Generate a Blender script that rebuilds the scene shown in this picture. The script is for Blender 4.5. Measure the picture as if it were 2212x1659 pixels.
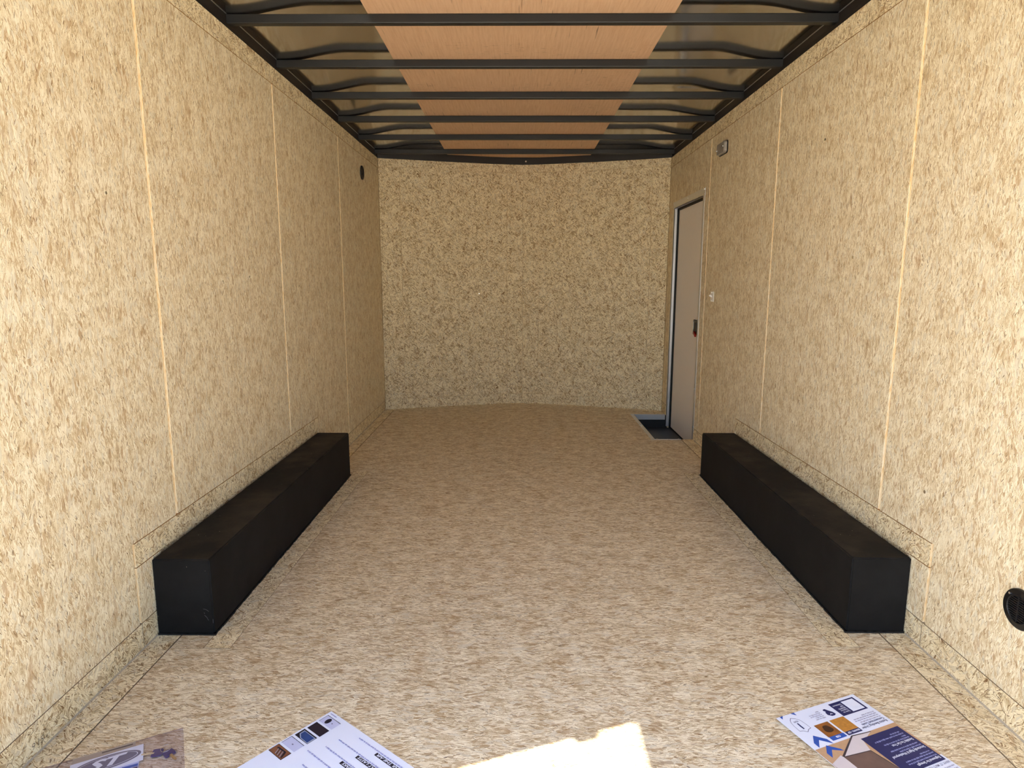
import bpy, bmesh, math, random
from mathutils import Vector, Matrix
random.seed(7)
for o in list(bpy.data.objects): bpy.data.objects.remove(o, do_unlink=True)
scene = bpy.context.scene
COL = scene.collection

# ------------------------------------------------------------------ camera
F_PX, PITCH, YAW, ROLL = 1386.72, 0.1618, -0.0082, 0.0013
cam = bpy.data.cameras.new('camera'); cam_ob = bpy.data.objects.new('camera', cam); COL.objects.link(cam_ob)
cam.sensor_fit = 'HORIZONTAL'; cam.sensor_width = 36; cam.lens = F_PX / 2212 * 36
cam.clip_start = 0.02; cam.clip_end = 500
r0 = Vector((math.cos(YAW), -math.sin(YAW), 0)); f0 = Vector((math.sin(YAW), math.cos(YAW), 0)); k0 = Vector((0, 0, 1))
fw = f0 * math.cos(PITCH) - k0 * math.sin(PITCH); up = f0 * math.sin(PITCH) + k0 * math.cos(PITCH)
rt = r0 * math.cos(ROLL) + up * math.sin(ROLL); up = up * math.cos(ROLL) - r0 * math.sin(ROLL)
mw = Matrix((rt, up, -fw)).transposed().to_4x4(); mw.translation = Vector((-0.0273, 0.0, 1.2397))
cam_ob.matrix_world = mw
scene.camera = cam_ob

# ------------------------------------------------------------------ sky, sun, exposure
SUN_EL = math.radians(53.5)
SUN_H = Vector((0.47, 0.172, 0)).normalized()          # horizontal travel of the sunlight
sun_dir = SUN_H * math.cos(SUN_EL) - k0 * math.sin(SUN_EL)
world = bpy.data.worlds.new('sky'); scene.world = world; world.use_nodes = True
wn = world.node_tree; wn.nodes.clear()
sky = wn.nodes.new('ShaderNodeTexSky'); sky.sky_type = 'NISHITA'; sky.sun_disc = False
sky.sun_elevation = SUN_EL; sky.sun_rotation = math.atan2(-SUN_H.x, -SUN_H.y)
sky.air_density = 1.0; sky.dust_density = 1.5; sky.ozone_density = 1.0
bg = wn.nodes.new('ShaderNodeBackground'); bg.inputs['Strength'].default_value = 0.165
wo = wn.nodes.new('ShaderNodeOutputWorld')
wn.links.new(sky.outputs[0], bg.inputs[0]); wn.links.new(bg.outputs[0], wo.inputs[0])
sun = bpy.data.lights.new('sun', 'SUN'); sun.energy = 7.2; sun.angle = 0.0093; sun.color = (1.0, 0.93, 0.82)
sun_ob = bpy.data.objects.new('sun', sun); COL.objects.link(sun_ob)
sun_ob.rotation_euler = sun_dir.to_track_quat('-Z', 'Y').to_euler(); sun_ob.location = (-6, -3, 9)
vs = scene.view_settings
vs.view_transform = 'Standard'; vs.look = 'None'; vs.gamma = 1.0; vs.use_curve_mapping = False
vs.exposure = 1.82
scene.cycles.use_adaptive_sampling = True; scene.cycles.adaptive_threshold = 0.08; scene.cycles.adaptive_min_samples = 16
scene.cycles.max_bounces = 8; scene.cycles.diffuse_bounces = 6

# ------------------------------------------------------------------ helpers: materials
def S(r, g, b):
    f = lambda c: (c / 255 / 12.92) if c / 255 <= 0.04045 else ((c / 255 + 0.055) / 1.055) ** 2.4
    return (f(r), f(g), f(b), 1)
class NT:
    def __init__(s, nt): s.nt = nt
    def n(s, t, **kw):
        nd = s.nt.nodes.new('ShaderNode' + t)
        ins = kw.pop('ins', {})
        for k, v in kw.items(): setattr(nd, k, v)
        for k, v in ins.items():
            if isinstance(v, bpy.types.NodeSocket): s.nt.links.new(v, nd.inputs[k])
            else: nd.inputs[k].default_value = v
        return nd
    def math(s, op, a, b=0.0, clamp=False):
        return s.n('Math', operation=op, use_clamp=clamp, ins={0: a, 1: b}).outputs[0]
    def lin(s, a, k, c):
        return s.n('Math', operation='MULTIPLY_ADD', use_clamp=True, ins={0: a, 1: k, 2: c}).outputs[0]
    def mix(s, fac, a, b, mode='MIX'):
        nd = s.n('Mix', data_type='RGBA', blend_type=mode, ins={0: fac, 6: a, 7: b}); return nd.outputs[2]
    def ramp(s, fac, stops, interp='LINEAR'):
        nd = s.n('ValToRGB', ins={0: fac}); cr = nd.color_ramp; cr.interpolation = interp
        while len(cr.elements) < len(stops): cr.elements.new(0.5)
        for e, (p, c) in zip(cr.elements, stops): e.position = p; e.color = c
        return nd.outputs[0]
MATS = {}
def new_mat(name):
    m = bpy.data.materials.new(name); m.use_nodes = True; m.node_tree.nodes.clear(); MATS[name] = m
    return m, NT(m.node_tree)
def finish(t, color, rough=0.6, metal=0.0, spec=0.5, height=None, bump=0.2, dist=0.001, **extra):
    b = t.n('BsdfPrincipled', ins={'Base Color': color, 'Roughness': rough, 'Metallic': metal, 'Specular IOR Level': spec})
    for k, v in extra.items(): b.inputs[k.replace('_', ' ')].default_value = v
    if height is not None:
        bp = t.n('Bump', ins={'Strength': bump, 'Distance': dist, 'Height': height}); t.nt.links.new(bp.outputs[0], b.inputs['Normal'])
    o = t.n('OutputMaterial'); t.nt.links.new(b.outputs[0], o.inputs[0]); return b
def plain(name, color, rough=0.5, metal=0.0, spec=0.5, var=0.06, scale=40, bump=0.0):
    m, t = new_mat(name)
    tc = t.n('TexCoord').outputs['Object']
    no = t.n('TexNoise', ins={'Vector': tc, 'Scale': scale, 'Detail': 3.0}).outputs[0]
    d = tuple(c * (1 - var) for c in color[:3]) + (1,); l = tuple(min(1, c * (1 + var)) for c in color[:3]) + (1,)
    finish(t, t.mix(no, d, l), rough, metal, spec, no if bump else None, bump)
    return m

def osb(name, P, spread=0.22, cov=0.5, dark=0.955, wide=1.0, cross=0.30, rough=0.72, patch=0.966, rag=0.32, fib=1.0, fc=0.205, tones=0.15, low='brown'):
    """oriented-strand board: overlapping long strand cells, each with its own grain; v = strand direction, units metres"""
    m, t = new_mat(name)
    uv = t.n('UVMap').outputs[0]
    wn2 = t.n('TexNoise', noise_dimensions='2D', ins={'Vector': uv, 'Scale': 95.0, 'Detail': 1.0}).outputs['Color']
    wn1 = t.n('TexNoise', noise_dimensions='2D', ins={'Vector': uv, 'Scale': 11.0, 'Detail': 0.0}).outputs['Color']
    w1 = t.n('VectorMath', operation='MULTIPLY_ADD', ins={0: wn1, 1: (0.014, 0.02, 0), 2: uv}).outputs[0]
    w2 = t.n('VectorMath', operation='MULTIPLY_ADD', ins={0: wn2, 1: (0.008 * rag, 0.013 * rag, 0), 2: w1}).outputs[0]
    def layer(ang, w, l, seed, src=None):
        a = t.n('Mapping', ins={'Vector': src or w2, 'Rotation': (0, 0, ang), 'Location': (seed * 3.7, seed * 1.9, 0)}).outputs[0]
        b = t.n('Mapping', ins={'Vector': a, 'Scale': (1 / w, 1 / l, 1)}).outputs[0]
        v = t.n('TexVoronoi', voronoi_dimensions='2D', ins={'Vector': b, 'Scale': 1.0})
        sep = t.n('SeparateColor', ins={0: v.outputs['Color']})
        return sep.outputs[0], sep.outputs[1], sep.outputs[2], v.outputs['Distance'], t.n('VectorMath', operation='MULTIPLY_ADD', ins={0: v.outputs['Color'], 1: (3, 3, 0), 2: a}).outputs[0]
    r, g, b, d, fv = layer(0.03, 0.030 * wide, 0.14 * wide, 1.0)
    pt = t.math('GREATER_THAN', g, patch + 0.05); tone = r; sm_ = b
    for ang, w, l, c, seed in ((spread, 0.018, 0.080, cov, 2.3), (-spread * 1.1, 0.015, 0.060, cov + 0.06, 3.1), (spread + cross, 0.010, 0.036, cov + 0.16, 4.7), (-spread - cross, 0.008, 0.026, cov + 0.2, 6.1)):
        r, g, b, d, f2 = layer(ang, w * wide, l * wide, seed)
        mk = t.math('GREATER_THAN', b, c)
        tone = t.mix(mk, tone, r); fv = t.mix(mk, fv, f2); pt = t.mix(mk, pt, t.math('GREATER_THAN', g, patch)); sm_ = t.mix(mk, sm_, g)
    fm = t.n('Mapping', ins={'Vector': fv, 'Scale': (300 * fib, 24 * fib, 1)}).outputs[0]
    fn = t.n('TexNoise', noise_dimensions='2D', ins={'Vector': fm, 'Scale': 1.0, 'Detail': 3.0, 'Roughness': 0.7}).outputs[0]
    # some strands are smooth planed faces, others coarse fibre
    amp = t.math('MULTIPLY', t.math('GREATER_THAN', sm_, 0.22), 1.0)
    fx = t.math('ADD', 0.52, t.math('MULTIPLY', t.math('SUBTRACT', fn, 0.5), t.n('Math', operation='MULTIPLY_ADD', ins={0: amp, 1: 0.85, 2: 0.35}).outputs[0]))
    val = t.math('ADD', fx, t.math('MULTIPLY', t.math('SUBTRACT', tone, 0.5), tones))
    cl = t.n('TexNoise', noise_dimensions='2D', ins={'Vector': uv, 'Scale': 13.0, 'Detail': 2.0}).outputs[0]
    sp = t.n('TexNoise', noise_dimensions='2D', ins={'Vector': t.n('Mapping', ins={'Vector': fv, 'Scale': (900, 330, 1)}).outputs[0], 'Scale': 1.0, 'Detail': 1.0}).outputs[0]
    val = t.math('ADD', val, t.math('ADD', t.math('MULTIPLY', t.math('SUBTRACT', cl, 0.5), 0.22), t.math('MULTIPLY', t.math('SUBTRACT', sp, 0.5), 0.21)))
    col = t.ramp(val, [(0.50 - fc, P[low]), (0.50 - fc * 0.55, P['mid']), (0.50 - fc * 0.15, P['cream2']), (0.50 + fc * 0.2, P['cream']), (0.50 + fc * 0.8, P['light'])])
    col = t.mix(t.math('MULTIPLY', t.math('GREATER_THAN', tone, 0.87), 0.45), col, P['grey'])
    col = t.mix(t.math('MULTIPLY', pt, t.lin(fn, 0.7, 0.25)), col, t.mix(fn, P['brown'], P['tan']))
    # soft resin blotches
    bm = t.n('Mapping', ins={'Vector': w2, 'Scale': (34, 12, 1), 'Location': (5, 9, 0)}).outputs[0]
    bn = t.n('TexNoise', noise_dimensions='2D', ins={'Vector': bm, 'Scale': 1.0, 'Detail': 3.0, 'Roughness': 0.6}).outputs[0]
    col = t.mix(t.math('MULTIPLY', t.math('MULTIPLY', t.math('MAXIMUM', t.math('SUBTRACT', bn, 0.63), 0.0), 12.0, True), 0.6), col, P['resin'])
    # dark slivers and specks
    for ang, w, l, th, lim, seed in ((0.3, 0.0045 * wide, 0.030 * wide, dark - 0.01, 0.32, 11.3), (-0.55, 0.004 * wide, 0.024 * wide, dark, 0.32, 13.9), (-0.9, 0.006 * wide, 0.008 * wide, dark - 0.02, 0.2, 23.0)):
        r, g, b, d, f2 = layer(ang, w, l, seed)
        mk = t.math('MULTIPLY', t.math('GREATER_THAN', r, th), t.math('LESS_THAN', d, lim))
        col = t.mix(t.math('MULTIPLY', mk, t.lin(g, 0.7, 0.25)), col, t.mix(b, P['dark'], P['brown']))
    finish(t, col, rough, 0, 0.3)
    return m
PAL = dict(light=S(246, 237, 211), cream=S(235, 221, 187), cream2=S(219, 201, 163), mid=S(192, 169, 130), grey=S(205, 195, 171),
           tan=S(196, 164, 122), brown=S(150, 116, 77), resin=S(188, 153, 110), dark=S(80, 60, 41))
PALF = dict(light=S(246, 235, 209), cream=S(228, 212, 180), cream2=S(206, 186, 151), mid=S(172, 148, 113), grey=S(194, 183, 162),
            tan=S(178, 146, 106), brown=S(130, 98, 66), resin=S(174, 140, 100), dark=S(74, 56, 41))
PALB = dict(light=S(248, 237, 206), cream=S(240, 224, 186), cream2=S(222, 203, 161), mid=S(184, 160, 120), grey=S(192, 178, 151),
            tan=S(180, 144, 96), brown=S(126, 92, 58), resin=S(176, 138, 91), dark=S(62, 46, 31))
M_WALL = osb('osb_side_wall', PAL, spread=0.11, cross=0.22, low='tan', patch=0.968, wide=0.8, fib=1.15, dark=0.945)
M_FRONT = osb('osb_front_wall', PALB, spread=0.4, cov=0.44, dark=0.915, wide=0.9, cross=0.55, patch=0.96, fib=0.75, fc=0.20, tones=0.2)
M_FLOOR = osb('osb_floor', PALF, spread=0.06, cross=0.15, dark=0.94, wide=0.75, fib=1.1, tones=0.18, low='tan', patch=0.965)
M_STRIP = osb('osb_strip', PALB, spread=0.5, cov=0.42, dark=0.93, wide=0.9, cross=0.6, fib=0.8)
M_RAMP = plain('greyed_ramp_board', S(132, 124, 114), 0.8, 0, 0.3, 0.2, 30)  # ramp out of view; grey chosen to bounce less light onto near walls

def edge_mat():
    m, t = new_mat('osb_cut_edge_lit')
    tc = t.n('TexCoord').outputs['Object']
    mp = t.n('Mapping', ins={'Vector': tc, 'Scale': (500, 60, 40)}).outputs[0]
    n1 = t.n('TexNoise', ins={'Vector': mp, 'Scale': 1.0, 'Detail': 4.0}).outputs[0]
    finish(t, t.ramp(n1, [(0.25, S(206, 160, 98)), (0.42, S(244, 216, 162)), (0.6, S(254, 242, 214))]), 0.8, 0, 0.3, n1, 0.3)
    return m
M_EDGE = edge_mat()  # cut edges paler than the boards: light from the opening put in colour
M_EDGE2 = plain('orange_edge_shaded', S(196, 150, 92), 0.8, 0, 0.3, 0.25, 200)  # shaded copy of the cut edge, for edges turned off the opening
M_EDGED = plain('darker_gap_edge', S(168, 148, 120), 0.85, 0, 0.3, 0.25, 200)  # darker edge tone so the narrow floor and bottom strip gaps read dark
def steel_black(name, base, rough, dust=0.0):
    m, t = new_mat(name)
    tc = t.n('TexCoord').outputs['Object']
    fine = t.n('TexNoise', ins={'Vector': tc, 'Scale': 420.0, 'Detail': 2.0}).outputs[0]
    big = t.n('TexNoise', ins={'Vector': tc, 'Scale': 5.0, 'Detail': 5.0, 'Roughness': 0.65}).outputs[0]
    col = t.mix(t.ramp(big, [(0.45, (0, 0, 0, 1)), (0.75, (1, 1, 1, 1))]), base, tuple(c * 1.7 + 0.004 for c in base[:3]) + (1,))
    if dust:
        nz = t.n('SeparateXYZ', ins={0: t.n('NewGeometry').outputs['Normal']}).outputs[2]
        dm = t.math('MULTIPLY', t.math('MAXIMUM', nz, 0.0), t.math('MULTIPLY', t.math('MAXIMUM', t.math('SUBTRACT', big, 0.4), 0), dust * 3))
        col = t.mix(dm, col, S(120, 104, 82))
        sp = t.n('TexVoronoi', ins={'Vector': tc, 'Scale': 95.0})
        sc = t.n('SeparateColor', ins={0: sp.outputs['Color']}).outputs[0]
        mk = t.math('MULTIPLY', t.math('GREATER_THAN', sc, 0.985), t.math('LESS_THAN', sp.outputs['Distance'], 0.16))
        col = t.mix(t.math('MULTIPLY', mk, 0.8), col, S(170, 158, 140))
    finish(t, col, rough, 0, 0.25, fine, 0.25, 0.0006)
    return m
M_BOX = steel_black('black_textured_steel', S(11, 11, 12), 0.75, 0.18)
M_BOW = plain('charcoal_painted_steel', S(20, 22, 24), 0.45, 0, 0.5, 0.1, 8)
M_RAIL = plain('dark_brown_black_rail', S(28, 23, 20), 0.5, 0, 0.5, 0.15, 6)
M_BLACK = plain('black_plastic', S(17, 17, 19), 0.45, 0, 0.5, 0.1, 30)
M_GASKET = plain('black_rubber', S(10, 10, 11), 0.7)
M_TRAY = plain('black_step_tray', S(26, 27, 30), 0.4, 0, 0.5, 0.2, 15)
M_ALU = plain('aluminium_angle', (0.72, 0.73, 0.75, 1), 0.38, 1.0, 0.5, 0.05, 30)
M_CHROME = plain('bright_metal', (0.85, 0.85, 0.85, 1), 0.15, 1.0)
M_DOOR = plain('warm_grey_door_skin', S(238, 232, 226), 0.5, 0, 0.5, 0.02, 30, 0.03)
M_WHITE = plain('white_plastic', S(232, 230, 224), 0.35, 0, 0.5, 0.02)
M_RED = plain('red_plastic', S(150, 24, 26), 0.4)
M_LENS = plain('smoky_clear_lens', S(150, 144, 136), 0.25, 0, 0.5, 0.15, 120)
M_PAPER = plain('bright_white_paper', S(230, 236, 255), 0.55, 0, 0.4, 0.01)
M_PENCIL = plain('pencil_grey', S(92, 84, 76), 0.8)
def alu_roof():
    m, t = new_mat('mill_aluminium_roof')
    tc = t.n('TexCoord').outputs['Object']
    n1 = t.n('TexNoise', ins={'Vector': tc, 'Scale': 2.0, 'Detail': 3.0}).outputs[0]
    b = finish(t, t.mix(n1, (0.52, 0.51, 0.49, 1), (0.62, 0.61, 0.58, 1)), 0.13, 1.0)
    return m
M_ROOF = alu_roof()
def plywood():
    m, t = new_mat('lauan_plywood')
    uv = t.n('UVMap').outputs[0]
    mp = t.n('Mapping', ins={'Vector': uv, 'Scale': (90, 5, 1)}).outputs[0]
    g1 = t.n('TexNoise', noise_dimensions='2D', ins={'Vector': mp, 'Scale': 1.0, 'Detail': 5.0, 'Roughness': 0.7}).outputs[0]
    g2 = t.n('TexNoise', noise_dimensions='2D', ins={'Vector': uv, 'Scale': 3.0, 'Detail': 3.0}).outputs[0]
    col = t.ramp(g1, [(0.3, S(208, 168, 132)), (0.55, S(220, 184, 149)), (0.75, S(226, 192, 157))])
    col = t.mix(t.math('MULTIPLY', g2, 0.4), col, S(208, 174, 146))
    # broken dark stains running across the sheet
    sm = t.n('Mapping', ins={'Vector': uv, 'Scale': (16, 75, 1)}).outputs[0]
    s1 = t.n('TexNoise', noise_dimensions='2D', ins={'Vector': sm, 'Scale': 1.0, 'Detail': 5.0, 'Roughness': 0.75}).outputs[0]
    sb = t.n('TexNoise', noise_dimensions='2D', ins={'Vector': t.n('Mapping', ins={'Vector': uv, 'Scale': (0.8, 3.2, 1), 'Location': (3, 1.3, 0)}).outputs[0], 'Scale': 1.0, 'Detail': 1.0}).outputs[0]
    mk = t.math('MULTIPLY', t.math('MULTIPLY', t.math('MAXIMUM', t.math('SUBTRACT', s1, 0.6), 0), 9.0, True), t.math('MULTIPLY', t.math('MAXIMUM', t.math('SUBTRACT', sb, 0.5), 0), 7.0, True))
    col = t.mix(t.math('MULTIPLY', mk, 0.55), col, S(84, 56, 40))
    # dark veneer cracks along the grain
    cm = t.n('Mapping', ins={'Vector': uv, 'Scale': (110, 3.0, 1), 'Location': (1, 4, 0)}).outputs[0]
    c1 = t.n('TexNoise', noise_dimensions='2D', ins={'Vector': cm, 'Scale': 1.0, 'Detail': 2.0}).outputs[0]
    ck = t.math('MULTIPLY', t.math('MAXIMUM', t.math('SUBTRACT', c1, 0.73), 0), 14.0, True)
    col = t.mix(t.math('MULTIPLY', ck, 0.6), col, S(80, 54, 40))
    finish(t, col, 0.65, 0, 0.35, g1, 0.1)
    return m
M_PLY = plywood()
def gravel():
    m, t = new_mat('sunlit_gravel')
    tc = t.n('TexCoord').outputs['Object']
    v = t.n('TexVoronoi', ins={'Vector': tc, 'Scale': 30.0})
    c = t.n('SeparateColor', ins={0: v.outputs['Color']}).outputs[0]
    finish(t, t.ramp(c, [(0, S(176, 168, 156)), (0.5, S(196, 188, 174)), (1, S(212, 204, 190))]), 0.9, 0, 0.2, v.outputs['Distance'], 0.4, 0.01)
    return m
M_GROUND = gravel()

# ------------------------------------------------------------------ helpers: geometry
def link(name, me, mats, parent=None, loc=None, rot=None):
    o = bpy.data.objects.new(name, me); COL.objects.link(o)
    for m in (mats if isinstance(mats, (list, tuple)) else [mats]): me.materials.append(m)
    if parent: o.parent = parent
    if loc is not None: o.location = loc
    if rot is not None: o.rotation_euler = rot
    return o
def tag(o, label=None, cat=None, group=None, kind=None):
    if label: o['label'] = label
    if cat: o['category'] = cat
    if group: o['group'] = group
    if kind: o['kind'] = kind
    return o
def empty(name, loc=(0, 0, 0), rz=0):
    o = bpy.data.objects.new(name, None); COL.objects.link(o); o.location = loc; o.rotation_euler = (0, 0, rz); o.empty_display_size = 0.05
    return o
def to_mesh(bm, name, smooth=False):
    bmesh.ops.recalc_face_normals(bm, faces=bm.faces)
    me = bpy.data.meshes.new(name); bm.to_mesh(me); bm.free()
    if smooth:
        for p in me.polygons: p.use_smooth = True
    return me
def boxes_mesh(name, lst, bevel=0.0, seg=2):
    bm = bmesh.new()
    for (x0, x1, y0, y1, z0, z1) in lst:
        r = bmesh.ops.create_cube(bm, size=1.0)
        bmesh.ops.scale(bm, vec=(x1 - x0, y1 - y0, z1 - z0), verts=r['verts'])
        bmesh.ops.translate(bm, vec=((x0 + x1) / 2, (y0 + y1) / 2, (z0 + z1) / 2), verts=r['verts'])
    if bevel: bmesh.ops.bevel(bm, geom=bm.edges[:], offset=bevel, segments=seg, affect='EDGES', profile=0.5)
    return to_mesh(bm, name)
def box(name, b, mat, parent=None, bevel=0.0):
    return link(name, boxes_mesh(name, [b], bevel), mat, parent)
RND = random.Random(3)
def board(name, poly, plane, t0, t1, mat, parent, strand='v', dark=False):
    """board cut to an outline. plane 'x': outline in (y,z), thickness along x from t0 (face) to t1 (back); 'z': outline in (x,y)."""
    bm = bmesh.new(); uvl = bm.loops.layers.uv.new('UVMap')
    def P(a, b, t): return (t, a, b) if plane == 'x' else (a, b, t)
    fr = [bm.verts.new(P(a, b, t0)) for a, b in poly]; bk = [bm.verts.new(P(a, b, t1)) for a, b in poly]
    f1 = bm.faces.new(fr); f2 = bm.faces.new(list(reversed(bk)))
    n = len(poly); side = []
    for i in range(n):
        j = (i + 1) % n; side.append(bm.faces.new((fr[i], bk[i], bk[j], fr[j])))
    ou, ov = RND.uniform(0, 40), RND.uniform(0, 40)
    for f in bm.faces:
        for l in f.loops:
            c = l.vert.co
            a, b = (c.y, c.z) if plane == 'x' else (c.x, c.y)
            u, v = (a, b) if strand == 'v' else (b, a)
            l[uvl].uv = (u + ou, v + ov)
    bm.normal_update()
    for f in side: f.material_index = 1 if abs(f.normal.y) > 0.7 and not dark else (3 if dark else 2)  # edges square to the opening get the lit colour, others the shaded copy
    bm.normal_update(); bmesh.ops.triangulate(bm, faces=[f1, f2])
    me = to_mesh(bm, name)
    return link(name, me, [mat, M_EDGE, M_EDGE2, M_EDGED], parent)
def rect(a0, a1, b0, b1): return [(a0, b0), (a1, b0), (a1, b1), (a0, b1)]
def ribbon(name, pts, z0, z1, thick, mat, parent, strand='v', flat=False, width=0.0, edge=None):
    """board bent along a plan polyline; thickness goes to the outside (+y side)"""
    bm = bmesh.new(); uvl = bm.loops.layers.uv.new('UVMap')
    V = [Vector((p[0], p[1])) for p in pts]; nrm = []
    for i in range(len(V)):
        d = (V[min(i + 1, len(V) - 1)] - V[max(i - 1, 0)]).normalized(); nrm.append(Vector((-d.y, d.x)))
    cum = [0]
    for i in range(1, len(V)): cum.append(cum[-1] + (V[i] - V[i - 1]).length)
    ou, ov = RND.uniform(0, 40), RND.uniform(0, 40); rows = []
    for i, p in enumerate(V):
        q = p + nrm[i] * thick
        rows.append([bm.verts.new((p.x, p.y, z0)), bm.verts.new((p.x, p.y, z1)), bm.verts.new((q.x, q.y, z1)), bm.verts.new((q.x, q.y, z0))])
    idx = {}
    for i, rw in enumerate(rows):
        for v in rw: idx[v] = i
    for i in range(len(rows) - 1):
        for k in range(4):
            f = bm.faces.new((rows[i][k], rows[i][(k + 1) % 4], rows[i + 1][(k + 1) % 4], rows[i + 1][k])); f.material_index = 0 if k == 0 else 1
            if flat and k == 1: f.material_index = 0
    for rw in (rows[0], rows[-1]): bm.faces.new(rw).material_index = 1
    for f in bm.faces:
        for l in f.loops:
            s = cum[idx[l.vert]]
            w = l.vert.co.y if flat else l.vert.co.z
            u, v = (s, w) if strand == 'v' else (w, s)
            l[uvl].uv = (u + ou, v + ov)
    me = to_mesh(bm, name)
    return link(name, me, [mat, edge or M_EDGE], parent)
def cyl(bm, c, r, h, axis='z', seg=24, r2=None):
    m = Matrix.Translation(c)
    if axis == 'x': m = m @ Matrix.Rotation(math.pi / 2, 4, 'Y')
    if axis == 'y': m = m @ Matrix.Rotation(-math.pi / 2, 4, 'X')
    return bmesh.ops.create_cone(bm, cap_ends=True, segments=seg, radius1=r, radius2=r if r2 is None else r2, depth=h, matrix=m)

# ------------------------------------------------------------------ dimensions
XL, XR = -1.293, 1.3525
ZT, ZS, ZB = 2.318, 2.2315, 0.088        # wall top, underside of top strip, top of bottom strip
YR = 1.055                               # rear opening
T = 0.009                                # sheet thickness
BW0, BW1, BWZ = 2.084, 3.95, 0.2814      # wheel box extent
G = 0.003
NOSE = [(XL, 6.04), (-0.95, 6.145), (-0.62, 6.245), (-0.30, 6.332), (-0.13, 6.372), (0.024, 6.395), (0.18, 6.372), (0.35, 6.332), (0.68, 6.245), (1.0, 6.145), (XR, 6.02)]

# ------------------------------------------------------------------ ground and rear frame (outside)
gm = bpy.data.meshes.new('ground'); gm.from_pydata([(-60, -60, -0.62), (60, -60, -0.62), (60, 60, -0.62), (-60, 60, -0.62)], [], [(0, 1, 2, 3)])
tag(link('ground', gm, M_GROUND), kind='structure')
ramp_bm = bmesh.new()
rv = [ramp_bm.verts.new(p) for p in [(-1.22, 1.04, -0.012), (1.28, 1.04, -0.012), (1.28, -1.25, -0.56), (-1.22, -1.25, -0.56), (-1.22, 1.04, -0.06), (1.28, 1.04, -0.06), (1.28, -1.25, -0.61), (-1.22, -1.25, -0.61)]]
for f in ((0, 1, 2, 3), (7, 6, 5, 4), (0, 4, 5, 1), (1, 5, 6, 2), (2, 6, 7, 3), (3, 7, 4, 0)): ramp_bm.faces.new([rv[i] for i in f])
ul = ramp_bm.loops.layers.uv.new('UVMap')
for f in ramp_bm.faces:
    for l in f.loops: l[ul].uv = (l.vert.co.y, l.vert.co.x)
tag(link('door_2', to_mesh(ramp_bm, 'ramp'), M_RAMP), kind='structure')
tr = tag(link('trim_1', boxes_mesh('trim_1', [(-1.37, XL, YR, YR + 0.07, -0.15, 2.40), (XR, 1.43, YR, YR + 0.07, -0.15, 2.40), (-1.37, 1.43, YR, YR + 0.07, 2.355, 2.46)]), M_BLACK), kind='structure')
box('rear_canopy', (-1.36, 1.42, 0.50, YR + 0.02, 2.40, 2.46), M_BLACK, tr)
kb = bmesh.new(); r_ = bmesh.ops.create_cube(kb, size=1.0)
bmesh.ops.scale(kb, vec=(0.03, 0.035, 0.086), verts=r_['verts']); bmesh.ops.translate(kb, vec=(-1.290, 1.0525, 2.093), verts=r_['verts'])
bmesh.ops.bevel(kb, geom=kb.edges[:], offset=0.008, segments=3, affect='EDGES')
link('latch_keeper', to_mesh(kb, 'latch_keeper'), M_CHROME, tr)

# ------------------------------------------------------------------ floor
FL, FR = -1.205, 1.258
PLx, PRx = -1.0, 1.052                     # inner edges of boards beside the wheel boxes
P0L, P1L, P0R, P1R = 2.0, 4.03, 2.03, 4.03
WX, WY0, WY1 = 1.052, 4.916, 5.845        # step well
floor = tag(link('floor', boxes_mesh('floor', [(-1.40, 1.05, 0.99, 6.5, -0.12, -0.012), (1.05, 1.46, 0.99, 4.915, -0.12, -0.012), (1.05, 1.46, 5.86, 6.5, -0.12, -0.012)]), M_FLOOR), kind='structure')
fl_nose = [(x, y - 0.05) for x, y in NOSE if FL + 0.02 < x < FR - 0.02]
outline = [(FL, YR), (FR, YR), (FR, P0R - 0.001), (PRx, P0R - 0.001), (PRx, P1R), (FR, P1R), (FR, WY0), (WX, WY0), (WX, WY1), (FR, WY1), (FR, 6.0)]
outline += list(reversed(fl_nose)) + [(FL, 6.015), (FL, P1L), (PLx, P1L), (PLx, P0L - 0.001), (FL, P0L - 0.001)]
board('floor_sheet', outline, 'z', 0.0, -0.012, M_FLOOR, floor, strand='h', dark=True)
EG = 0.0045
board('edge_strip', rect(XL, FL - EG, YR, 6.03), 'z', 0.0, -0.012, M_STRIP, floor, dark=True)
board('edge_strip', rect(FR + EG, XR, YR, WY0), 'z', 0.0, -0.012, M_STRIP, floor, dark=True)
board('edge_strip', rect(FR + EG, XR, WY1, 5.99), 'z', 0.0, -0.012, M_STRIP, floor, dark=True)
ribbon('nose_floor_strip', [(x, y - 0.046) for x, y in NOSE], -0.012, 0.001, 0.05, M_STRIP, floor, 'h', flat=True)
for s, xe, xi, xb, y0, y1 in ((-1, FL, PLx, -1.0916, P0L, P1L), (1, FR, PRx, 1.1458, P0R, P1R)):
    a, b = (xe + 0.001, xb - 0.001) if s < 0 else (xb + 0.001, xe - 0.001)
    board('wheel_infill_board', rect(a, b, y0, y1), 'z', 0.0005, -0.012, M_FLOOR, floor, strand='h', dark=True)
    a, b = (xb + 0.001, xi - 0.001) if s < 0 else (xi + 0.001, xb - 0.001)
    board('wheel_infill_board', rect(a, b, y0, y1), 'z', 0.001, -0.012, M_STRIP, floor, dark=True)
M_BEAD = plain('grey_dusty_sealant', S(178, 166, 146), 0.85, 0, 0.3, 0.2, 60)
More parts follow.
